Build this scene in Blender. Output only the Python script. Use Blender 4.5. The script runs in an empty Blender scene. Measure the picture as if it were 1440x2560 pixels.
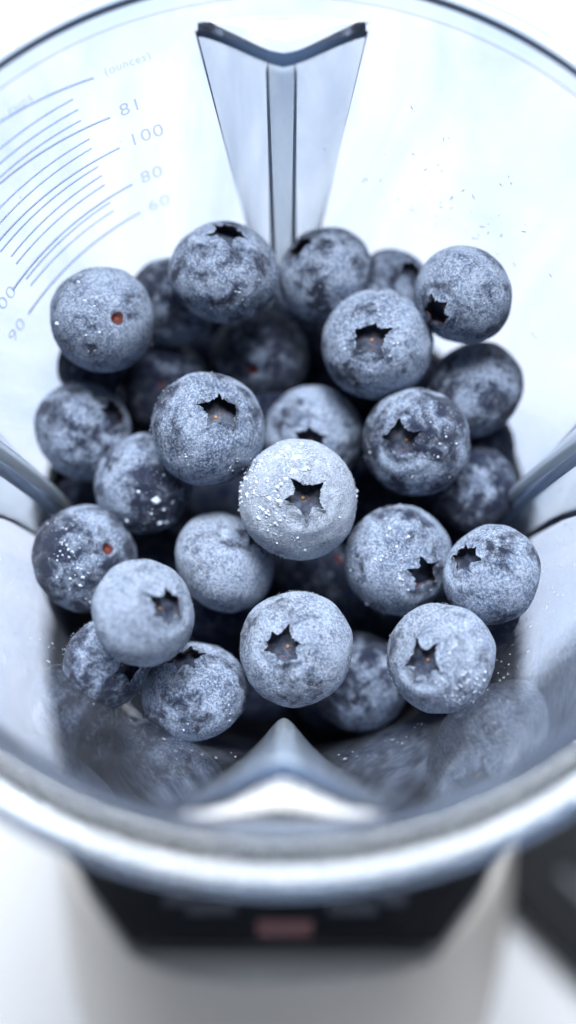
import bpy, math, random
import numpy as np
from mathutils import Vector, Matrix, noise

MM = 0.001
sc = bpy.context.scene

# ------------------------------------------------------------------ camera
TILT = math.radians(18)
FPX = 2560 * 50 / 36
CAM = np.array([0.55, -65.1, 189.1])
RT = np.array([1.0, 0, 0]); UP = np.array([0, math.cos(TILT), math.sin(TILT)])
FW = np.array([0, math.sin(TILT), -math.cos(TILT)])
cd = bpy.data.cameras.new('camera')
cam = bpy.data.objects.new('camera', cd)
sc.collection.objects.link(cam)
cam.location = CAM * MM
cam.rotation_euler = (TILT, 0, 0)
cd.lens = 50; cd.sensor_fit = 'VERTICAL'; cd.sensor_height = 36; cd.sensor_width = 24
cd.clip_start = 0.002; cd.clip_end = 20
cd.dof.use_dof = True
cd.dof.focus_distance = 0.1885
cd.dof.aperture_fstop = 5.0
cd.dof.aperture_blades = 0
sc.camera = cam

# ------------------------------------------------------------------ light
W = bpy.data.worlds.new('World'); sc.world = W; W.use_nodes = True
bg = W.node_tree.nodes['Background']
bg.inputs[0].default_value = (0.74, 0.84, 1.0, 1); bg.inputs[1].default_value = 0.11

def area(name, loc, target, size, power, col):
    ld = bpy.data.lights.new(name, 'AREA'); ld.shape = 'RECTANGLE'
    ld.size, ld.size_y = size; ld.energy = power; ld.color = col
    o = bpy.data.objects.new(name, ld); sc.collection.objects.link(o)
    o.location = loc
    o.rotation_euler = (Vector(target) - Vector(loc)).to_track_quat('-Z', 'Y').to_euler()
    return o
area('window_light', (-0.1, 1.5, 2.5), (0, 0.05, 0), (1.9, 1.4), 138, (0.86, 0.93, 1.0))
area('ceiling_light', (0.1, 0.62, 1.5), (0, 0, 0), (1.1, 0.6), 42, (0.95, 0.97, 1.0))

sc.view_settings.view_transform = 'Standard'; sc.view_settings.look = 'None'
sc.view_settings.exposure = 0; sc.view_settings.gamma = 1
cy = sc.cycles
cy.use_denoising = True
cy.max_bounces = 24; cy.transmission_bounces = 20; cy.glossy_bounces = 8; cy.diffuse_bounces = 5
cy.transparent_max_bounces = 12
cy.caustics_refractive = True; cy.caustics_reflective = True
cy.sample_clamp_indirect = 8; cy.blur_glossy = 0.6

# ------------------------------------------------------------------ helpers
def link(o, parent=None):
    sc.collection.objects.link(o)
    if parent is not None: o.parent = parent
    return o

def mesh_obj(name, verts, faces, mats, parent=None, smooth=True, mi=None, sharp=None):
    me = bpy.data.meshes.new(name)
    me.from_pydata([tuple(v) for v in verts], [], faces)
    for m in (mats if isinstance(mats, (list, tuple)) else [mats]): me.materials.append(m)
    if mi is not None: me.polygons.foreach_set('material_index', mi)
    if smooth: me.polygons.foreach_set('use_smooth', [True] * len(me.polygons))
    me.update()
    if sharp: me.set_sharp_from_angle(angle=math.radians(sharp))
    return link(bpy.data.objects.new(name, me), parent)

def tag(o, label=None, cat=None, group=None, kind=None):
    for k, v in (('label', label), ('category', cat), ('group', group), ('kind', kind)):
        if v: o[k] = v
    return o

def newmat(name):
    m = bpy.data.materials.new(name); m.use_nodes = True
    nt = m.node_tree; nt.nodes.clear()
    out = nt.nodes.new('ShaderNodeOutputMaterial')
    return m, nt, out

class G:
    """small node helper"""
    def __init__(s, nt): s.nt = nt
    def n(s, typ, **kw):
        nd = s.nt.nodes.new(typ)
        for k, v in kw.items(): setattr(nd, k, v)
        return nd
    def l(s, a, b): s.nt.links.new(a, b)
    def noise(s, vec, scale, detail=3, rough=.55, dist=0):
        nd = s.n('ShaderNodeTexNoise'); nd.inputs['Scale'].default_value = scale
        nd.inputs['Detail'].default_value = detail; nd.inputs['Roughness'].default_value = rough
        nd.inputs['Distortion'].default_value = dist
        s.l(vec, nd.inputs['Vector']); return nd.outputs[0]
    def ramp(s, fac, a, b, lo=0.0, hi=1.0):
        nd = s.n('ShaderNodeMapRange'); nd.interpolation_type = 'SMOOTHSTEP'
        for i, v in zip((1, 2, 3, 4), (a, b, lo, hi)): nd.inputs[i].default_value = v
        s.l(fac, nd.inputs[0]); return nd.outputs[0]
    def mix(s, fac, a, b):
        nd = s.n('ShaderNodeMix', data_type='RGBA')
        for sock, v in ((nd.inputs[0], fac), (nd.inputs[6], a), (nd.inputs[7], b)):
            if hasattr(v, 'links'): s.l(v, sock)
            elif isinstance(v, (int, float)): sock.default_value = v
            else: sock.default_value = (*v, 1)
        return nd.outputs[2]
    def math(s, op, a, b=None, clamp=False):
        nd = s.n('ShaderNodeMath', operation=op); nd.use_clamp = clamp
        for sock, v in ((nd.inputs[0], a), (nd.inputs[1], b)):
            if v is None: continue
            if hasattr(v, 'links'): s.l(v, sock)
            else: sock.default_value = v
        return nd.outputs[0]

def simple(name, col, rough=.5, var=.08, scale=60, spec=.5, bump=0.0):
    m, nt, out = newmat(name); g = G(nt)
    p = g.n('ShaderNodeBsdfPrincipled'); tc = g.n('ShaderNodeTexCoord')
    nz = g.noise(tc.outputs['Object'], scale, 5, .6)
    c = g.mix(nz, tuple(x * (1 - var) for x in col), tuple(min(1, x * (1 + var)) for x in col))
    g.l(c, p.inputs['Base Color']); p.inputs['Roughness'].default_value = rough
    p.inputs['Specular IOR Level'].default_value = spec
    if bump:
        b = g.n('ShaderNodeBump'); b.inputs['Strength'].default_value = bump; b.inputs['Distance'].default_value = .0003
        g.l(g.noise(tc.outputs['Object'], scale * 8, 4), b.inputs['Height']); g.l(b.outputs[0], p.inputs['Normal'])
    g.l(p.outputs[0], out.inputs[0]); return m

# ------------------------------------------------------------------ materials
def berry_material(name, rub_shade=0.0, frost=0.0, dark=0.0):
    m, nt, out = newmat(name); g = G(nt)
    tc = g.n('ShaderNodeTexCoord'); oi = g.n('ShaderNodeObjectInfo')
    mp = g.n('ShaderNodeMapping'); mp.inputs['Scale'].default_value = (130, 130, 130)
    g.l(tc.outputs['Object'], mp.inputs[0])
    off = g.n('ShaderNodeVectorMath', operation='ADD')
    g.l(mp.outputs[0], off.inputs[0])
    cmb = g.n('ShaderNodeCombineXYZ')
    r100 = g.math('MULTIPLY', oi.outputs['Random'], 97.0)
    g.l(r100, cmb.inputs[0]); g.l(g.math('MULTIPLY', oi.outputs['Random'], 53.0), cmb.inputs[1])
    g.l(cmb.outputs[0], off.inputs[1]); v = off.outputs[0]
    big = g.noise(v, 1.3, 5, .6, .3)
    mid = g.noise(v, 4.5, 7, .68, .4)
    fine = g.noise(v, 22, 8, .72)
    grain = g.noise(v, 75, 4, .8)
    mask = g.math('ADD', g.math('MULTIPLY', big, .62), g.math('MULTIPLY', mid, .38))
    mask = g.math('SUBTRACT', mask, g.math('MULTIPLY', g.math('SUBTRACT', oi.outputs['Random'], .4), .06))
    bloom = g.ramp(mask, .385 + rub_shade, .525 + rub_shade)
    bl2 = g.math('MULTIPLY', bloom, g.ramp(fine, .30, .56, .42, 1.0))
    skin = g.mix(g.noise(v, 2.3, 3), (.008, .016, .048), (.017, .024, .060))
    wax = g.mix(g.ramp(g.noise(v, 2.0, 6, .65, .5), .34, .64), (.095, .155, .29), (.35, .45, .655))
    wax = g.mix(g.ramp(fine, .45, .62, 0, .85), wax, (.55, .62, .73))
    wax = g.mix(g.ramp(g.noise(v, 34, 5, .7), .56, .70, 0, .7), wax, (.09, .14, .25))
    # rusty brown flecks
    c = g.mix(bl2, skin, wax)
    c = g.mix(g.ramp(g.noise(v, 3.1, 5, .75), .70, .78, 0, .5), c, (.09, .055, .06))
    # dark pits and hairline scuffs in the wax
    vo = g.n('ShaderNodeTexVoronoi'); vo.inputs['Scale'].default_value = 5.5; g.l(v, vo.inputs['Vector'])
    pit = g.ramp(vo.outputs['Distance'], .05, .16, 1, 0)
    pit = g.math('MULTIPLY', pit, g.ramp(mid, .46, .56))
    c = g.mix(g.math('MULTIPLY', pit, .75), c, (.02, .028, .07))
    c = g.mix(g.ramp(g.noise(v, 30, 3, .5, 2.5), .63, .70, 0, .45), c, (.06, .08, .16))
    # frost: white grains
    fr = g.math('MULTIPLY', g.ramp(grain, .50 - frost * .10, .68 - frost * .10), g.ramp(mid, .42 - frost * .3, .62 - frost * .2))
    c = g.mix(g.math('MULTIPLY', fr, .55 + frost * .3), c, (.70, .76, .86))
    p = g.n('ShaderNodeBsdfPrincipled')
    g.l(c, p.inputs['Base Color'])
    g.l(g.math('SUBTRACT', .86, g.math('MULTIPLY', g.math('SUBTRACT', 1.0, bl2), .30)), p.inputs['Roughness'])
    p.inputs['Specular IOR Level'].default_value = .12 if rub_shade > .15 else .3
    p.inputs['Sheen Weight'].default_value = .0 if rub_shade > .08 else .10 + frost * .15
    p.inputs['Sheen Roughness'].default_value = .4
    p.inputs['Sheen Tint'].default_value = (.8, .88, 1, 1)
    h = g.math('ADD', g.math('MULTIPLY', fine, .7), g.math('MULTIPLY', grain, .35))
    h = g.math('SUBTRACT', h, g.math('MULTIPLY', pit, .3))
    b = g.n('ShaderNodeBump'); b.inputs['Strength'].default_value = 1.0; b.inputs['Distance'].default_value = .0007
    g.l(h, b.inputs['Height']); g.l(b.outputs[0], p.inputs['Normal'])
    g.l(p.outputs[0], out.inputs[0]); return m

M_skin = berry_material('blueberry_skin', -.012)
M_rub_shade = berry_material('blueberry_skin_rubbed_shade', .05)  # thin bloom for rubbed berries; also darkens shaded second-layer ones by colour
M_shade = berry_material('blueberry_skin_shade', .12)  # shade of second-layer and gap berries put into the skin colour
M_deep = berry_material('blueberry_skin_gap_shade', .22)  # near-black skin paints the shade of the gaps onto hidden berries
M_heavy = berry_material('blueberry_skin_heavy_frost', -.05, .75)
M_frost = berry_material('blueberry_skin_frosted', -.03, .3)

def cup_material():
    m, nt, out = newmat('calyx_cup'); g = G(nt)
    tc = g.n('ShaderNodeTexCoord'); mp = g.n('ShaderNodeMapping'); mp.inputs['Scale'].default_value = (130,) * 3
    g.l(tc.outputs['Object'], mp.inputs[0]); v = mp.outputs[0]
    a = g.noise(v, 5, 6, .65)
    c = g.mix(g.ramp(a, .35, .65), (.014, .02, .042), (.075, .095, .155))
    c = g.mix(g.ramp(g.noise(v, 9, 3, .6), .62, .70, 0, .6), c, (.20, .065, .035))
    p = g.n('ShaderNodeBsdfPrincipled'); g.l(c, p.inputs['Base Color']); p.inputs['Roughness'].default_value = .6
    b = g.n('ShaderNodeBump'); b.inputs['Strength'].default_value = .6; b.inputs['Distance'].default_value = .0002
    g.l(g.noise(v, 14, 5), b.inputs['Height']); g.l(b.outputs[0], p.inputs['Normal'])
    g.l(p.outputs[0], out.inputs[0]); return m
M_cup = cup_material()
M_style = simple('style_scar_tan', (.45, .22, .10), .7, .3, 900)
M_edge = simple('sepal_edge_brown', (.055, .03, .035), .7, .5, 500)
M_scar = simple('stem_scar_red', (.085, .012, .012), .45, .6, 900, bump=.9)
M_pith = simple('stem_pith_orange', (.14, .032, .012), .6, .4, 900)
def ice():
    m, nt, out = newmat('ice_crystal'); g = G(nt)
    p = g.n('ShaderNodeBsdfPrincipled'); p.inputs['Base Color'].default_value = (.50, .57, .68, 1)
    p.inputs['Roughness'].default_value = .7; p.inputs['Specular IOR Level'].default_value = .25; p.inputs['Subsurface Weight'].default_value = .2
    p.inputs['Subsurface Radius'].default_value = (.0004, .0004, .0005)
    g.l(p.outputs[0], out.inputs[0]); return m
M_ice = ice()

def glass(name, col, r0, r1, dens, bump, tr, hz=0.0):
    m, nt, out = newmat(name); g = G(nt)
    tc = g.n('ShaderNodeTexCoord'); o = tc.outputs['Object']
    p = g.n('ShaderNodeBsdfPrincipled')
    p.inputs['Base Color'].default_value = (*col, 1)
    p.inputs['Transmission Weight'].default_value = tr
    p.inputs['IOR'].default_value = 1.5
    p.inputs['Roughness'].default_value = .015
    # streaky vertical wear from washing
    mp = g.n('ShaderNodeMapping'); mp.inputs['Scale'].default_value = (1, 1, .16); g.l(o, mp.inputs[0])
    streak = g.noise(mp.outputs[0], 420, 4, .6, .6)
    g.l(g.ramp(streak, .50, .8, r0, r1), p.inputs['Roughness'])
    b = g.n('ShaderNodeBump'); b.inputs['Strength'].default_value = bump; b.inputs['Distance'].default_value = .0005
    hh = g.math('ADD', g.noise(mp.outputs[0], 90, 3, .5), g.math('MULTIPLY', streak, .12))
    g.l(hh, b.inputs['Height']); g.l(b.outputs[0], p.inputs['Normal'])
    mp2 = g.n('ShaderNodeMapping'); mp2.inputs['Scale'].default_value = (1, 1, .3); g.l(o, mp2.inputs[0])
    haze = g.noise(mp2.outputs[0], 45, 6, .65, 1.2)
    g.l(g.ramp(haze, .38, .72, tr, tr - hz), p.inputs['Transmission Weight'])
    hair = g.noise(mp.outputs[0], 900, 2, .5, 3)
    c2 = g.mix(g.ramp(haze, .35, .7), col, tuple(x * y for x, y in zip(col, (.80, .88, .97))))
    c2 = g.mix(g.ramp(hair, .66, .72, 0, .35 if hz > .1 else 0), c2, tuple(x * .8 for x in col))
    g.l(c2, p.inputs['Base Color'])
    va = g.n('ShaderNodeVolumeAbsorption'); va.inputs['Color'].default_value = (.46, .58, .86, 1)
    va.inputs['Density'].default_value = dens
    g.l(p.outputs[0], out.inputs[0]); g.l(va.outputs[0], out.inputs[1]); return m
M_glass = glass('jar_clear_plastic', (.87, .89, .935), .002, .018, 80, .07, .985, .09)
M_glass_rib = glass('jar_scuffed_plastic', (.83, .885, .95), .15, .30, 75, .12, .86, .15)
M_glass_tip = glass('jar_rib_crest_plastic', (.80, .88, .96), .12, .28, 70, .12, .66, .12)
M_glass_edge = glass('jar_rib_edge_refract_tint', (.20, .30, .50), .10, .2, 90, .1, .75)  # dark tint stands in for refraction darkening along the rib edge
M_glass_rim = glass('jar_rim_plastic', (.88, .935, .99), .0, .01, 60, .02, .95)
M_glass_lip = glass('jar_lip_refract_tint', (.40, .50, .70), .02, .06, 45, .02, .82)  # dark blue tint paints the line that refraction draws inside the rim
def relief(name, col, tr):
    m, nt, out = newmat(name); g = G(nt); p = g.n('ShaderNodeBsdfPrincipled')
    p.inputs['Base Color'].default_value = (*col, 1); p.inputs['Transmission Weight'].default_value = tr
    p.inputs['Roughness'].default_value = .35; p.inputs['IOR'].default_value = 1.4
    g.l(p.outputs[0], out.inputs[0]); return m
M_mark = relief('scale_relief_blue', (.55, .65, .82), .80)
M_scr = relief('scratch_grey', (.6, .68, .82), .7)
M_drop = simple('frost_flake', (.82, .88, .95), .4, .05, 300)
M_black = simple('base_black_plastic', (.008, .009, .012), .65, .3, 80, spec=.15)
M_coll = simple('light_block_black', (.010, .011, .014), .6, .3, 80)
M_base = simple('base_beige_plastic', (.72, .675, .63), .45, .03, 30)
M_lip = simple('base_grey_lip', (.17, .175, .19), .4, .05, 30)
M_red = simple('indicator_red', (.15, .04, .04), .5, .1, 100)
M_prt = simple('panel_print_grey', (.035, .04, .055), .5, .1, 100)
M_cnt = simple('counter_white', (.52, .53, .555), .5, .015, 6)
M_slab = simple('slab_black', (.004, .005, .007), .6, .2, 20, spec=.15)
M_sl = simple('slab_line', (.05, .055, .07), .4, .1, 50)

# ------------------------------------------------------------------ setting
def slab(name, poly, z0, z1, mat, parent=None, bevel=1.2):
    n = len(poly); v = []; c = np.mean(poly, 0)
    ins = [tuple(np.array(p) + (c - np.array(p)) / np.linalg.norm(c - np.array(p)) * bevel) for p in poly]
    for ring, z in ((poly, z0), (poly, z1 - bevel), (ins, z1)):
        v += [(p[0] * MM, p[1] * MM, z * MM) for p in ring]
    f = [tuple(range(n))[::-1], tuple(range(2 * n, 3 * n))]
    for k in range(2):
        for i in range(n):
            j = (i + 1) % n
            f.append((k * n + i, k * n + j, (k + 1) * n + j, (k + 1) * n + i))
    return mesh_obj(name, v, f, mat, parent, smooth=False)

cnt = mesh_obj('countertop', [(-3, -2.5, -.170), (3, -2.5, -.170), (3, 4, -.170), (-3, 4, -.170)], [(0, 1, 2, 3)], M_cnt, smooth=False)
tag(cnt, kind='structure')

sb = slab('black_slab', [(31.5, -25), (133, -131), (243, -44), (89, 28)], -169.6, -160, M_slab)
tag(sb, 'blurred glossy black slab lying on the white counter at the lower right corner', 'slab')
def strip(name, a, b, w, z, mat, parent):
    a = np.array(a, float); b = np.array(b, float); d = (b - a) / np.linalg.norm(b - a); nn = np.array([-d[1], d[0]]) * w / 2
    q = [a - nn, b - nn, b + nn, a + nn]
    v = [(x[0] * MM, x[1] * MM, zz * MM) for zz in (z, z + .4) for x in q]
    return mesh_obj(name, v, [(0, 3, 2, 1), (4, 5, 6, 7), (0, 1, 5, 4), (1, 2, 6, 5), (2, 3, 7, 6), (3, 0, 4, 7)], mat, parent, smooth=False)
strip('edge_line', (66, -42), (122, -100), 1.6, -160, M_sl, sb)

# ------------------------------------------------------------------ jar
def wallR(z): return 37.45 + .20 * z + 1.08 * math.log1p(math.exp(z / 8))
RIBS = [math.pi / 2, math.pi, 1.5 * math.pi, 0.0]
def ribhw(z): return 4.7 + .172 * z if z > 0 else max(2.6, 4.7 + .05 * z)
def ribtip(z): return 1.1 + .012 * max(z, 0)
def sp(x, k): return math.log1p(math.exp(max(-40, min(40, x * k)))) / k
def ribdepth(s, z, ztop):
    """how far the wall is pressed in at lateral distance s (mm) from the plane of a rib"""
    if z > ztop + 1.3: return 0.0
    q = (z - (ztop - 1.2)) / 2.5
    k = 1.0 if q < 0 else math.sqrt(max(0.0, 1 - q * q))
    p = 5.8 + .03 * z if z > 0 else max(1.0, 5.8 + .10 * z)
    hw = ribhw(z); tip = ribtip(z)
    t = 1 - (abs(s) - tip) / (hw - tip)
    t = sp(t, 14)                 # fillet where it meets the wall
    t = 1 - sp(1 - t, 6)          # rounded crest
    return max(0.0, p * t) * k
# columns: u in -1.25..1.25 follows the rib whatever its width, the rest is spread over the plain wall
US = [-1.3, -1.2, -1.12, -1.06, -1.02, -.98, -.94, -.88, -.78, -.66, -.54, -.44, -.36, -.30, -.25, -.2, -.15, -.1, -.05]
US = US + [0.0] + [-u for u in reversed(US)]
NW = 96
TH = 2.5
def columns(R, z):
    """list of (phi, s) for one row; s = None on the plain wall"""
    hw = ribhw(z); tip = ribtip(z); out = []
    lim = math.asin(min(.9, hw * 1.3 / R))
    for q in range(4):
        c = q * math.pi / 2
        for u in US:
            au = abs(u)
            sdist = au / .25 * tip if au < .25 else tip + (au - .25) / .75 * (hw - tip)
            sdist = math.copysign(sdist, u)
            out.append((c + math.asin(max(-.95, min(.95, sdist / R))), sdist))
        e = out[-1][0]; e2 = c + math.pi / 2 - lim
        for k in range(1, NW): out.append((e + (e2 - e) * k / NW, None))
    return out
prof = []      # (r, z, use_rib, ztop)
for r in (8, 16, 22, 26): prof.append((r, -45, 0, 0))
prof.append((wallR(-44) - 1.6, -44.8, 0, 0)); prof.append((wallR(-44) - .4, -44.0, 0, 0))
z = -43.0
while z < 34.9: prof.append((wallR(z), z, 1, 36.4)); z += 1.2
for z in (35.2, 35.5, 35.8, 36.1, 36.4, 36.65, 36.9, 37.1, 37.25, 37.38, 37.5, 37.58, 37.64, 37.68, 37.7, 38.3): prof.append((wallR(z), z, 1, 36.4))
for r, z in ((51.35, 39.6), (51.5, 41.0), (51.75, 42.1), (52.3, 42.8), (53.1, 43.1), (53.9, 42.9), (54.3, 42.5), (54.9, 42.4), (55.5, 42.75),
             (56.3, 42.9), (57.1, 42.6), (57.7, 41.9), (57.95, 41.6), (57.8, 41.0), (57.3, 40.6), (56.4, 40.35), (55.2, 40.25), (54.4, 39.9), (53.9, 39.2)):
    prof.append((r, z, 0, 0))
for z in (38.4, 37.7, 37.0, 36.5, 36.0): prof.append((wallR(z) + TH, z, 0, 0))
prof.append((wallR(35.9) + TH, 35.9, 1, 99))
z = 35.4
while z > -46: prof.append((wallR(z) + TH, z, 1, 99)); z -= 1.2
for r, z in ((wallR(-46) + 1.4, -47.4), (28, -48), (20, -48), (8, -48)): prof.append((r, z, 0, 0))
V = []; Fc = []; DEP = []
for (r, z, rb, zt) in prof:
    cols = columns(max(r, 26), z if rb else (36 if z > 0 else -44))
    NP = len(cols)
    for ph, sd in cols:
        d = ribdepth(sd, z, zt) if (rb and sd is not None) else 0
        DEP.append(d)
        V.append(((r - d) * math.cos(ph) * MM, (r - d) * math.sin(ph) * MM, z * MM))
for k in range(len(prof) - 1):
    for i in range(NP):
        j = (i + 1) % NP
        Fc.append((k * NP + i, k * NP + j, (k + 1) * NP + j, (k + 1) * NP + i))
V.append((0, 0, -45 * MM)); V.append((0, 0, -48 * MM))
a0, a1 = len(V) - 2, len(V) - 1; L = (len(prof) - 1) * NP
for i in range(NP):
    j = (i + 1) % NP
    Fc.append((a0, j, i)); Fc.append((a1, L + i, L + j))
jar = bpy.data.objects.new('blender_jar', None); link(jar); jar.location = (0, 0, -.048)
tag(jar, 'clear round plastic blender jar with four inward ribs and a scale, holding blueberries', 'jar')
mi = []
for k in range(len(prof) - 1):
    r, z, rb, zt = prof[k]
    pmax = ribdepth(0, z, zt) if rb else 0
    for i in range(NP):
        d = DEP[k * NP + i]
        if 41.5 < z < 42.5 and k < len(prof) // 2 and r < 52: mi.append(5)
        elif 39 < z or (not rb and z > 38.5): mi.append(4)
        elif d < .3: mi.append(0)
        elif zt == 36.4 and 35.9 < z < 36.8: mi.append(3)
        elif zt == 36.4 and z > 36.8: mi.append(0)
        else: mi.append(2 if d > pmax * .9 else 1)
mi += [0] * (2 * NP)
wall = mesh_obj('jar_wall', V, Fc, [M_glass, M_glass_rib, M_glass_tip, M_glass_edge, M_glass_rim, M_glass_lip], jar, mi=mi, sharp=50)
wall.location = (0, 0, .048)
me = wall.data
import bmesh
bm = bmesh.new(); bm.from_mesh(me); bmesh.ops.recalc_face_normals(bm, faces=bm.faces); bm.to_mesh(me); bm.free()

# printed scale: lines and numbers on the outside of the wall
def backproject(x, y):
    """point of the outer wall seen at a place of the photograph (modelling aid, gives angle and height)"""
    d = RT * (x - 720) / FPX + UP * (1280 - y) / FPX + FW
    lo, hi = 100, 400
    for t in np.linspace(150, 330, 1441):
        P = CAM + d * t
        if math.hypot(P[0], P[1]) > wallR(P[2]) + TH * .5: break
    return math.atan2(P[1], P[0]) % (2 * math.pi), P[2]
def on_wall(phi, z, off=0.05):
    r = wallR(z) + TH + off
    return (r * math.cos(phi) * MM, r * math.sin(phi) * MM, (z + 48) * MM)
def arc(phi0, phi1, za, zb, w):
    n = max(6, int(abs(phi1 - phi0) * 40)); v = []; f = []
    for i in range(n + 1):
        ph = phi0 + (phi1 - phi0) * i / n; z = za + (zb - za) * i / n
        v += [on_wall(ph, z - w / 2), on_wall(ph, z - w / 2, .22), on_wall(ph, z + w / 2, .22), on_wall(ph, z + w / 2)]
    for i in range(n):
        for k in range(4):
            f.append((i * 4 + k, i * 4 + (k + 1) % 4, (i + 1) * 4 + (k + 1) % 4, (i + 1) * 4 + k))
    f += [(0, 1, 2, 3), tuple(n * 4 + k for k in (3, 2, 1, 0))]
    return mesh_obj('scale_line', v, f, M_mark, jar, smooth=False)
def words(txt, phi, z, h, name, wide=1.0):
    cu = bpy.data.curves.new('t', 'FONT'); cu.body = txt; cu.size = h * 1.4; cu.space_character = 1.12; cu.offset = 0.0
    cu.extrude = 0.0
    to = bpy.data.objects.new('t', cu); sc.collection.objects.link(to)
    dg = bpy.context.evaluated_depsgraph_get(); dg.update()
    m2 = bpy.data.meshes.new_from_object(to.evaluated_get(dg))
    v = []
    for q in m2.vertices:
        zz = z + q.co.y * .96
        r = wallR(zz) + TH + .1
        v.append(on_wall(phi - q.co.x / r * 1.15 * wide, zz, .1))
    f = [tuple(p.vertices) for p in m2.polygons]
    bpy.data.objects.remove(to); bpy.data.meshes.remove(m2)
    return mesh_obj(name, v, f, M_mark, jar, smooth=False)

# right end, left end and kind of every line as they are seen
pR = [((353, 537), (74, 790), 1), ((287, 534), (80, 721), 0), ((279, 513), (69, 703), 0), ((333, 468), (36, 730), 1), ((265, 469), (45, 666), 0),
      ((258, 447), (32, 647), 0), ((249, 424), (6, 636), 0), ((302, 377), (-30, 650), 1), ((233, 378), (-10, 580), 0), ((227, 355), (-22, 555), 0),
      ((278, 302), (-90, 560), 1), ((207, 310), (-45, 500), 0), ((200, 283), (-60, 478), 0), ((187, 257), (-75, 455), 0), ((238, 204), (-160, 440), 1)]
zs = []
for k, (a, b, mj) in enumerate(pR):
    p0, z0 = backproject(*a); p1, z1 = backproject(*b)
    zs.append((p0, z0, p1, z1))
    arc(p0, p1, z0, z1, (.20 if mj else .13) * (1 if k < 7 else .8))
for i, s, hh in ((0, '60', 2.0), (3, '80', 2.0), (7, '100', 2.0), (10, '81', 1.9), (14, '(ounces)', 1.3)):
    ph, z = zs[i][:2]
    words(s, ph - .03, z - hh * .3, hh, 'scale_number', 1.0 if i < 14 else .8)
for i, s, w in ((0, '90', .11), (3, '100', .115), (7, '120', .15), (10, '140', .15)):
    words(s, zs[i][2] + w, zs[i][3] - .8, 2.1, 'scale_number')
words('cups', backproject(30, 300)[0], backproject(30, 300)[1], 1.5, 'scale_number', .8)

# scratches and stray flakes on the wall inside
rng = random.Random(11)
def specks(name, n, mat, placer, smin, smax, elong):
    v = []; f = []
    for _ in range(n):
        ph, z = placer()
        r = wallR(z) - .04; s = rng.uniform(smin, smax); e = rng.uniform(*elong); an = rng.uniform(0, math.pi)
        b = len(v)
        for k in range(6):
            t = k * math.pi / 3; x = math.cos(t) * s * e * rng.uniform(.6, 1.2); y = math.sin(t) * s * rng.uniform(.6, 1.2)
            xx = x * math.cos(an) - y * math.sin(an); yy = x * math.sin(an) + y * math.cos(an)
            p2 = ph + xx / r; z2 = z + yy; r2 = wallR(z2) - .04
            v.append((r2 * math.cos(p2) * MM, r2 * math.sin(p2) * MM, (z2 + 48) * MM))
        r3 = wallR(z) - .04 - s * .35
        v.append((r3 * math.cos(ph) * MM, r3 * math.sin(ph) * MM, (z + 48) * MM))
        for k in range(6): f.append((b + k, b + (k + 1) % 6, b + 6))
    return tag(mesh_obj(name, v, f, mat, jar), kind='stuff')
specks('scratch', 60, M_scr, lambda: (rng.gauss(1.0, .16), rng.gauss(14, 5)), .05, .12, (1.5, 5))
specks('scratch', 40, M_scr, lambda: (rng.uniform(-.5, 2.6), rng.uniform(6, 30)), .03, .09, (1, 4))
def nearwall():
    while True:
        ph = rng.choice([rng.gauss(4.15, .35), rng.gauss(5.2, .35), rng.gauss(5.9, .2)])
        if abs(ph - 4.712) > .16: return ph, rng.uniform(-3, 9)
specks('frost_flake', 130, M_drop, nearwall, .04, .16, (1, 3))

# ------------------------------------------------------------------ blender base
base = bpy.data.objects.new('blender_motor_unit', None); link(base); base.location = (0, 0, -.170)
tag(base, 'beige blender base with a black collar and red mark, out of focus under the jar', 'appliance')
def loft(name, rings, mat, parent, smooth=True, sharp=40):
    n = len(rings[0]); v = [(p[0] * MM, p[1] * MM, (p[2] + 170) * MM) for r in rings for p in r]; f = []
    for k in range(len(rings) - 1):
        for i in range(n):
            j = (i + 1) % n; f.append((k * n + i, k * n + j, (k + 1) * n + j, (k + 1) * n + i))
    f.append(tuple(range(n))[::-1]); f.append(tuple(range((len(rings) - 1) * n, len(rings) * n)))
    return mesh_obj(name, v, f, mat, parent, smooth, sharp=sharp)
def superring(cx, cyy, a, bf, bb, z, e=3.0, n=64):
    out = []
    for i in range(n):
        t = 2 * math.pi * i / n; c, s = math.cos(t), math.sin(t)
        b = bb if s > 0 else bf
        out.append((cx + a * math.copysign(abs(c) ** (2 / e), c), cyy + b * math.copysign(abs(s) ** (2 / e), s), z))
    return out
loft('body', [superring(0, -10, 52, 98, 56, -170), superring(0, -10, 52, 98, 56, -166), superring(0, -10, 50, 90, 52, -130), superring(0, -10, 46, 72, 50, -98),
              superring(0, -10, 45, 60, 49, -84), superring(0, -10, 44.5, 57, 48, -80)], M_base, base)
oct_ = [(-26, -60), (26, -60), (34, -50), (37.5, -42), (42.5, -20), (44, 22), (30, 36), (-30, 36), (-44, 22), (-42.5, -20), (-37.5, -42), (-34, -50)]
def grow(o, s, z): return [(x * s, (y + 8) * s - 8, z) for x, y in o]
loft('lip', [grow(oct_, 1.045, -80), grow(oct_, 1.045, -76.5), grow(oct_, 1.03, -75.5)], M_lip, base, smooth=False)
loft('collar', [grow(oct_, 1.0, -75.5), grow(oct_, 1.0, -62), grow(oct_, .965, -60)], M_black, base, smooth=False)
ring_ = lambda R_, z: [(R_ * math.cos(t), R_ * math.sin(t), z) for t in np.linspace(0, 2 * math.pi, 64, endpoint=False)]
loft('coupling_light_block', [ring_(37.0, -60), ring_(39.3, -18.5), ring_(38.6, -17.5), ring_(38.0, -17.5), ring_(37.3, -19), ring_(33.2, -46), ring_(32.0, -48.6)], M_coll, base)  # coupling with a wall added up the jar to keep light off the gaps
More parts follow.
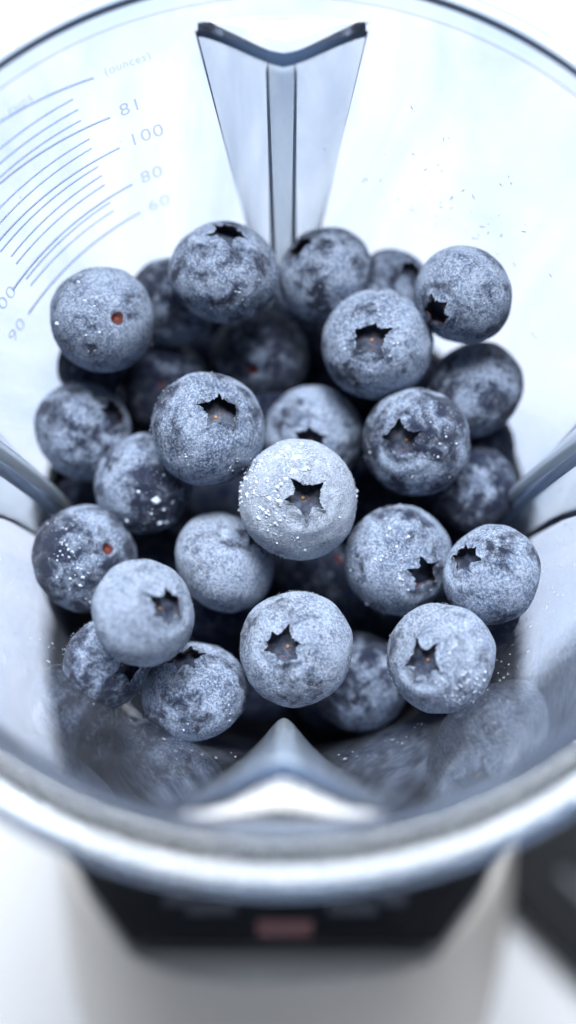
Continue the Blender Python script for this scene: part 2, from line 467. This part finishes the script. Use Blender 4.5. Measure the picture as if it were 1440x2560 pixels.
def plate(name, x0, x1, y0, y1, z, mat, t=.6):
    v = [(x * MM, y * MM, (zz + 170) * MM) for zz in (z, z + t) for x, y in ((x0, y0), (x1, y0), (x1, y1), (x0, y1))]
    return mesh_obj(name, v, [(0, 3, 2, 1), (4, 5, 6, 7), (0, 1, 5, 4), (1, 2, 6, 5), (2, 3, 7, 6), (3, 0, 4, 7)], mat, base, smooth=False)
plate('red_mark', -4.6, 4.6, -59.2, -56.4, -60, M_red)
for cx in (-12.5, 11.5):
    plate('panel_print', cx - 4, cx + 4, -55.5, -53.6, -60, M_prt)
for cx in (-18.5, 18.5):
    plate('panel_print', cx - 2, cx + 2, -54, -52.4, -60, M_prt)

# ------------------------------------------------------------------ blueberries
def star_radius(n, ro, ri, r):
    pts = []
    a0 = r.uniform(0, 6.28)
    for k in range(n):
        a = a0 + 2 * math.pi * (k + r.uniform(-.2, .2)) / n
        pts.append((a, ro * r.uniform(.78, 1.18)))
        pts.append((a + math.pi / n * r.uniform(.8, 1.2), ri * r.uniform(.72, 1.22)))
    pts.sort(); xy = [(p * math.cos(a), p * math.sin(a)) for a, p in pts]
    def f(ph):
        c, s = math.cos(ph), math.sin(ph)
        for i in range(len(xy)):
            x1, y1 = xy[i]; x2, y2 = xy[(i + 1) % len(xy)]
            dx, dy = x2 - x1, y2 - y1
            den = c * dy - s * dx
            if abs(den) < 1e-9: continue
            t = (x1 * dy - y1 * dx) / den; u = (x1 * s - y1 * c) / den
            if t > 0 and -1e-6 <= u <= 1 + 1e-6: return t * (1 - .10 * math.sin(math.pi * min(1, max(0, u))))
        return ri
    return f

def crystals(name, R, c, r, n, spots, size, parent, spread=.33, fuzz=260):
    """tiny ice flakes joined in one mesh; spots = list of unit directions (object space) or None for all over"""
    v = []; f = []
    for ci in range(n + fuzz):
        small = ci >= n
        if spots and not small and r.random() < .8:
            d = Vector(r.choice(spots)) + Vector((r.gauss(0, spread), r.gauss(0, spread), r.gauss(0, spread)))
        else:
            d = Vector((r.gauss(0, 1), r.gauss(0, 1), r.gauss(0, 1)))
        d.normalize()
        if d.z > .91: continue
        p = Vector((d.x * R, d.y * R, d.z * R * c)) * 1.002
        nn = Vector((d.x, d.y, d.z / c)).normalized()
        t = nn.orthogonal().normalized(); b = nn.cross(t)
        s = (.011 * R * r.uniform(.6, 1.3)) if small else size * R * r.uniform(.45, 1.0) ** 2 * r.choice((1, 1, 1, 1.7)); k = len(v); an = r.uniform(0, 6.28)
        for q in range(5):
            a = an + q * 1.2566; rr = s * r.uniform(.6, 1.25)
            v.append(p + (t * math.cos(a) + b * math.sin(a)) * rr - nn * s * .15)
        v.append(p + nn * s * r.uniform(.35, .8) + t * s * r.uniform(-.3, .3))
        for q in range(5): f.append((k + q, k + (q + 1) % 5, k + 5))
    v = [tuple(x * MM for x in q) for q in v]
    o = mesh_obj(name, v, f, M_ice, parent, smooth=False)
    return tag(o, kind='stuff')

NPH, NTH = 120, 64
def scar_dip(th): return -.115 * math.exp(-(th / .12) ** 4) + .02 * math.exp(-(th / .3) ** 2)

def make_berry(num, P, R, mode, feat, mat, label, frost=60, fsize=.018, spots=None, tiny=False, ro=.37, ri=.225, npt=5, group=None):
    """mode: star / scar / none; feat: offset of the feature from the berry centre as fraction of its radius (right, up)"""
    r = random.Random(1000 + num)
    P = np.array(P, float)
    view = P - CAM; view /= np.linalg.norm(view)
    rt = np.cross(view, [0, 0, 1.0]); rt /= np.linalg.norm(rt); up = np.cross(rt, view)
    fx, fy = feat; m2 = min(.97, math.hypot(fx, fy)); k = m2 / max(1e-6, math.hypot(fx, fy)); fx *= k; fy *= k
    dz = math.sqrt(1 - m2 * m2)
    if mode == 'none': dz = -dz
    ax = rt * fx + up * fy - view * dz
    c = r.uniform(.83, .89)
    nph, nth = (NPH, NTH) if not tiny else (64, 36)
    q = Vector(ax).to_track_quat('Z', 'Y')
    seed = Vector((r.uniform(0, 99), r.uniform(0, 99), r.uniform(0, 99)))
    sf = star_radius(npt, ro, ri, r) if mode == 'star' else None
    tilt_cup = r.uniform(-.03, .03)
    V = []; F = []
    edges = []
    for i in range(nph):
        ph = 2 * math.pi * i / nph
        edges.append(math.asin(min(.6, sf(ph) * (1 + .13 * noise.noise(Vector((math.cos(ph) * 6, math.sin(ph) * 6, num))) + .10 * noise.noise(Vector((math.cos(ph) * 17, math.sin(ph) * 17, num)))))) if sf else 0.0)
    for kth in range(nth + 1):
        u = kth / nth
        for i in range(nph):
            ph = 2 * math.pi * i / nph
            e = edges[i]
            if mode == 'star':
                tt = 1 - (1 - u) ** 1.0
                th = e + (math.pi - e) * (u ** 1.35)
            else:
                th = max(1e-3, math.pi * (u ** 1.25))
            th = min(th, math.pi - 1e-3)
            d = Vector((math.sin(th) * math.cos(ph), math.sin(th) * math.sin(ph), math.cos(th)))
            rr = 1 + .048 * noise.noise(d * 1.2 + seed) + .020 * noise.noise(d * 3.1 + seed) + .0045 * noise.noise(d * 9 + seed) + .0028 * noise.noise(d * 24 + seed)
            if mat is M_heavy: rr += .004 * noise.noise(d * 40 + seed)
            if mode == 'star':
                rr += .020 * math.exp(-((th - .60) / .11) ** 2) - .024 * math.exp(-((th - .46) / .07) ** 2)
                rr += (.065 * noise.noise(d * 8 + seed) + .030) * math.exp(-((th - e) / .09) ** 2)
            if mode == 'scar':
                rr += scar_dip(th)
            # shoulders slightly squarer than an ellipsoid
            V.append((d.x * rr * R, d.y * rr * R, d.z * rr * R * c))
    for kth in range(nth):
        for i in range(nph):
            j = (i + 1) % nph
            F.append((kth * nph + i, (kth + 1) * nph + i, (kth + 1) * nph + j, kth * nph + j))
    mi = [0] * len(F)
    if mode == 'star':   # thickness of the sepals, turned inwards
        b0 = len(V)
        for lay, (sh, dn) in enumerate(((1.02, .035), (1.10, .075))):
            for i in range(nph):
                x, y, z = V[i]
                V.append((x * sh, y * sh, z - dn * R))
        for i in range(nph):
            j = (i + 1) % nph
            F.append((i, j, b0 + j, b0 + i)); mi.append(1)
            F.append((b0 + i, b0 + j, b0 + nph + j, b0 + nph + i)); mi.append(1)
    V = [tuple(x * MM for x in p) for p in V]
    ob = mesh_obj('blueberry', V, F, [mat, M_edge], None, mi=mi)
    if mode == 'star': ob.data.set_sharp_from_angle(angle=math.radians(62))
    ob.location = P * MM; ob.rotation_euler = q.to_euler()
    tag(ob, label, 'blueberry', group or 'frozen blueberries piled in the blender jar')
    if mode == 'star':
        V = []; F = []; n = 48; zt = c * math.cos(math.asin(.36))
        pr = [(.44, zt - .085), (.415, zt - .125), (.385, zt - .185), (.33, zt - .215), (.24, zt - .210), (.15, zt - .202), (.07, zt - .198), (.03, zt - .205)]
        for rho, zz in pr:
            for i in range(n):
                a = 2 * math.pi * i / n; d = Vector((rho * math.cos(a), rho * math.sin(a), zz))
                h = .012 * noise.noise(d * 9 + seed) + (0.010 * math.cos(a * npt) if .2 < rho < .35 else 0)
                V.append((d.x * R * MM, d.y * R * MM, (d.z + h) * R * MM))
        V.append((0, 0, (zt - .206) * R * MM)); cI = len(V) - 1
        for k in range(len(pr) - 1):
            for i in range(n):
                j = (i + 1) % n; F.append((k * n + i, k * n + j, (k + 1) * n + j, (k + 1) * n + i))
        for i in range(n): F.append(((len(pr) - 1) * n + i, (len(pr) - 1) * n + (i + 1) % n, cI))
        mesh_obj('calyx', V, F, M_cup, ob)
        V = []; F = []; n = 12
        for rho, h in ((.030, -.006), (.030, .010), (.018, .014)):
            for i in range(n):
                a = 2 * math.pi * i / n; V.append((rho * R * math.cos(a) * MM, rho * R * math.sin(a) * MM, (zt - .202 + h) * R * MM))
        V.append((0, 0, (zt - .200) * R * MM))
        for k in range(2):
            for i in range(n):
                j = (i + 1) % n; F.append((k * n + i, k * n + j, (k + 1) * n + j, (k + 1) * n + i))
        for i in range(n): F.append((2 * n + i, 2 * n + (i + 1) % n, 3 * n))
        mesh_obj('style_scar', V, F, M_style, ob)
    if mode == 'scar':
        V = []; F = []; n = 28
        rs = r.uniform(.085, .105) if ro == .37 else ro
        def surf(d, th): return 1 + .048 * noise.noise(d * 1.2 + seed) + .020 * noise.noise(d * 3.1 + seed) + .0045 * noise.noise(d * 9 + seed) + .0028 * noise.noise(d * 24 + seed) + scar_dip(th)
        for rho, h in ((1.3, -.004), (1.1, .014), (.8, .008), (.4, .006)):
            for i in range(n):
                a = 2 * math.pi * i / n; th = rho * rs * (1 + .07 * math.sin(a * 3 + num))
                d = Vector((math.sin(th) * math.cos(a), math.sin(th) * math.sin(a), math.cos(th))); rr = surf(d, th) + h
                V.append((d.x * rr * R * MM, d.y * rr * R * MM, d.z * rr * c * R * MM))
        z0 = surf(Vector((0, 0, 1)), 0) * c + .045
        V.append((0, 0, (z0 - .04) * R * MM))
        for k in range(3):
            for i in range(n):
                j = (i + 1) % n; F.append((k * n + i, k * n + j, (k + 1) * n + j, (k + 1) * n + i))
        for i in range(n): F.append((3 * n + i, 3 * n + (i + 1) % n, 4 * n))
        mesh_obj('stem_scar', V, F, [M_scar, M_pith], ob, mi=[0] * (2 * n) + [0] * n + [1] * n)
    if frost:
        # directions of frost patches given as (right, up) offsets; turn them to object space
        sp = []
        for (a, b) in (spots or []):
            dzz = math.sqrt(max(.05, 1 - a * a - b * b)); w = rt * a + up * b - view * dzz
            sp.append(q.inverted() @ Vector(w))
        crystals('frost', R, c, r, frost, sp, fsize, ob, fuzz=1500 if num == 12 else (500 if mat is M_frost else 260))
    return ob

F_, R_, D_, S_ = M_frost, M_rub_shade, M_shade, M_skin
# num, centre (mm), pixel (x, y), pixel size, mode, feature pixel, material, frost, label
POS = {1: (-25.4, 21.88, 8.27), 2: (-8.56, 28.81, 9.3), 3: (5.85, 30.72, 5.02), 4: (16.13, 30.5, 0.43), 5: (24.86, 24.53, 10.77), 6: (13.07, 19.38, 5.74), 7: (-3.54, 23.08, -7.0), 8: (-16.5, 28.69, -0.23), 9: (-17.92, 18.36, -8.0), 10: (-10.53, 6.34, 6.31), 11: (4.23, 9.64, -5.0), 12: (1.91, -3.89, 6.0), 13: (18.51, 5.92, 2.31), 14: (27.52, 15.45, -1.57), 15: (27.29, 2.08, -6.36), 16: (-29.03, 9.82, -3.39), 17: (-20.1, 1.36, -2.52), 18: (-27.96, -9.68, -2.72), 19: (-8.44, -10.07, -3.0), 20: (15.92, -10.06, -2.0), 21: (28.12, -13.78, 3.69), 22: (-18.04, -20.98, 11.44), 23: (1.62, -23.49, 2.0), 24: (20.55, -25.54, 5.18), 25: (-12.29, -28.34, -3.25), 26: (-23.83, -25.86, 2.87), 27: (10.84, -24.95, -14.0), 28: (4.76, -7.93, -17.0), 29: (-18.83, -5.58, -18.0), 30: (-29.93, 1.51, -14.91), 31: (-28.39, 20.51, -3.0), 32: (29.85, 10.48, -12.22), 33: (-9.02, 4.79, -19.0), 34: (14.52, 5.78, -20.0), 35: (-3.82, -23.4, -24.0), 36: (28.84, -18.46, -5.2)}
B = [
 (1, 256, 800, 255, 262, 'scar', (297, 806), S_, 24, .045, [(-.35, .5), (-.2, -.2)], 'blueberry at the upper left of the pile with a red stem scar, white ice specks'),
 (2, 558, 680, 275, 232, 'star', (575, 578), S_, 70, .016, [(.2, -.2)], 'blueberry left of the rear rib, its dark crown turned to the back wall'),
 (3, 812, 685, 228, 235, 'star', (738, 618), S_, 30, .014, None, 'blueberry right of the rear rib with its black crown facing the rib'),
 (4, 985, 725, 200, 190, 'star', (1022, 672), S_, 20, .014, None, 'half hidden blueberry at the back between the rear rib berry and the far right one'),
 (5, 1158, 737, 250, 252, 'star', (1098, 800), S_, 60, .022, [(.2, -.1)], 'blueberry at the upper right end of the pile, dark crown at its lower left'),
 (6, 942, 860, 278, 270, 'star', (920, 846), S_, 130, .018, [(-.3, -.5), (.2, .3)], 'big pale blueberry at upper right with an open star crown facing up'),
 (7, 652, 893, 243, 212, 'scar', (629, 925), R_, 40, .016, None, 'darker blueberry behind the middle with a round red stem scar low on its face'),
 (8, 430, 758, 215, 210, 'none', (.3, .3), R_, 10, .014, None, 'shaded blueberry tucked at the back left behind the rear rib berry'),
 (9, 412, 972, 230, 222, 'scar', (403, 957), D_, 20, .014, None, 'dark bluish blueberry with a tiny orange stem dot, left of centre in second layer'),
 (10, 519, 1072, 288, 288, 'star', (558, 1030), S_, 200, .018, [(0, -.4), (.5, -.3)], 'large blueberry left of centre with its star crown at the upper right'),
 (11, 783, 1090, 238, 232, 'star', (775, 1105), S_, 30, .016, None, 'blueberry right behind the most frosted one, its crown half covered'),
 (12, 745, 1250, 298, 290, 'star', (765, 1240), M_heavy, 420, .052, [(-.55, .3), (-.2, .6), (-.65, -.05)], 'most frosted blueberry at the centre top of the pile, with white flakes and star crown'),
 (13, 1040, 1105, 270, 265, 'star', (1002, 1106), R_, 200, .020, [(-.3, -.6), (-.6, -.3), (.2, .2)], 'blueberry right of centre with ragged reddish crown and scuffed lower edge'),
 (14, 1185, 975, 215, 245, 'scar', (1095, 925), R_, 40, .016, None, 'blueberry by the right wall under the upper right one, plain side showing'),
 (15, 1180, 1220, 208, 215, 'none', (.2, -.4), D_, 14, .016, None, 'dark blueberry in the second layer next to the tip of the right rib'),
 (16, 210, 1077, 200, 245, 'star', (295, 1062), S_, 40, .018, None, 'blueberry beside the left rib, seen from the side, dark crown at its right edge'),
 (17, 358, 1210, 230, 250, 'none', (.3, -.3), R_, 16, .070, [(-.2, -.2), (.2, -.5)], 'blueberry with one big white ice fleck, below and left of the large one'),
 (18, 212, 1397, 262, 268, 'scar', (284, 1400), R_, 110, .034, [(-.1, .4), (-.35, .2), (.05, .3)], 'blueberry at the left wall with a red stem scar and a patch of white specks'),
 (19, 560, 1405, 252, 262, 'star', (655, 1345), F_, 90, .014, None, 'smooth pale blueberry lower left of the most frosted one, crown under its neighbour'),
 (20, 995, 1400, 246, 280, 'star', (1074, 1412), S_, 260, .028, [(.3, -.35), (.1, -.2), (.5, -.4)], 'oval blueberry right of centre with ice grains around a crown at its right'),
 (21, 1230, 1437, 218, 255, 'star', (1147, 1432), S_, 60, .016, None, 'blueberry touching the right wall with its dark crown at its left edge'),
 (22, 358, 1532, 250, 266, 'star', (428, 1540), F_, 110, .014, None, 'pale blueberry at lower left with a deep dark star crown on its right side'),
 (23, 740, 1620, 288, 285, 'star', (706, 1614), F_, 120, .015, None, 'large round blueberry at the bottom centre with a star crown facing the viewer'),
 (24, 1100, 1645, 276, 276, 'star', (1060, 1672), F_, 160, .030, [(.5, -.1), (.6, -.3)], 'blueberry at lower right with hollow black crown and its ghost mirrored in the wall'),
 (25, 485, 1728, 268, 226, 'star', (492, 1636), S_, 100, .020, [(-.3, -.1), (-.1, -.6)], 'lowest blueberry on the left, lying sideways with its crown tucked under its neighbour'),
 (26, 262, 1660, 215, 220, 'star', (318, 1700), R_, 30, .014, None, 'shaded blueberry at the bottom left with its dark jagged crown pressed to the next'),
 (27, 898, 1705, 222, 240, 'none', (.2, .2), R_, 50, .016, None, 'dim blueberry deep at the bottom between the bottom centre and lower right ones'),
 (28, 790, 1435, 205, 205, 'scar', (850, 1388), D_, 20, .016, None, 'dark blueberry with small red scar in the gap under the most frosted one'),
]
for (num, x, y, w, h, mode, ft, mat, fn, fs, sp, lab) in B:
    P = np.array(POS[num]); dep = float((P - CAM) @ FW)
    R = max(w, h) / 2 * dep / FPX
    if num in (3, 4, 8, 9, 11, 14, 15, 16, 26, 27, 28): R *= 1.04
    if mode != 'none':
        rp = (w + h) / 4
        feat = ((ft[0] - x) / rp, (y - ft[1]) / rp)
    else: feat = ft
    nonl = {12: 5, 6: 5, 10: 5, 22: 6, 23: 6, 24: 5, 13: 5}.get(num, 6 if num % 2 else 5)
    ros = {22: .42, 24: .40, 12: .38, 23: .37, 6: .37}.get(num, .37)
    if mode == 'scar': ros = {1: .095, 9: .05, 28: .09, 14: .06}.get(num, .09)
    make_berry(num, P, R, mode, feat, mat, lab, fn, fs, sp, ro=ros, ri={24: .22, 22: .25}.get(num, .225), npt=nonl)
FILL = FILL0 = [((-18.83, -5.58, -18.0), 5.75), ((-29.93, 1.51, -14.91), 5.4), ((-28.39, 20.51, -3.0), 5.3), ((29.85, 10.48, -12.22), 5.3), ((-9.02, 4.79, -19.0), 5.56), ((14.52, 5.78, -20.0), 5.9), ((-3.82, -23.4, -24.0), 5.53), ((28.84, -18.46, -5.2), 4.5), ((-4.3, -12.3, -32.6), 7.12), ((5.5, 19.7, -22.8), 7.3), ((13.1, -8.4, -29.9), 6.9), ((20, 10.6, -30.7), 7.1), ((-14, -16.6, -20.8), 6.9), ((7.7, -22.6, -32.3), 6.8), ((5.7, 2.2, -33.7), 7.1), ((23.6, -11.4, -14.9), 6.9), ((-10, 24.4, -18.3), 6.6), ((17, 20.6, -14.3), 7.1), ((26.1, 1.3, -21.1), 6.7), ((-21.7, 1, -36.7), 6.8), ((-7.8, 17.2, -33.2), 7.0)]
FILL += [((-14.5, 25.2, -15.5), 5.4), ((2, 27.5, -13), 5.2), ((-2.5, -3.5, -23), 5.2), ((8.5, -13.5, -19), 5.6), ((-10.5, -14, -13), 5.0), ((-1, 14.5, -17), 6), ((10, 9, -9.5), 4.5), ((-3, 16, -9), 4.2)]
FLAB = ['small shaded blueberry between the one with a white fleck and the pale lower left one', 'blueberry sliver at the tip of the left rib under two others',
        'blueberry sliver at the left wall beneath the upper left one', 'blueberry sliver behind the dark one near the tip of the right rib',
        'shaded blueberry sliver between the large one and the smooth pale one', 'shaded blueberry sliver just right of the most frosted one',
        'teal blueberry sliver low behind the bottom centre one', 'blueberry sliver at the right wall under the one touching that wall']
for i, (p, rr) in enumerate(FILL):
    lab = FLAB[i] if i < len(FLAB) else 'blueberry deep in the black gaps at the bottom of the pile'
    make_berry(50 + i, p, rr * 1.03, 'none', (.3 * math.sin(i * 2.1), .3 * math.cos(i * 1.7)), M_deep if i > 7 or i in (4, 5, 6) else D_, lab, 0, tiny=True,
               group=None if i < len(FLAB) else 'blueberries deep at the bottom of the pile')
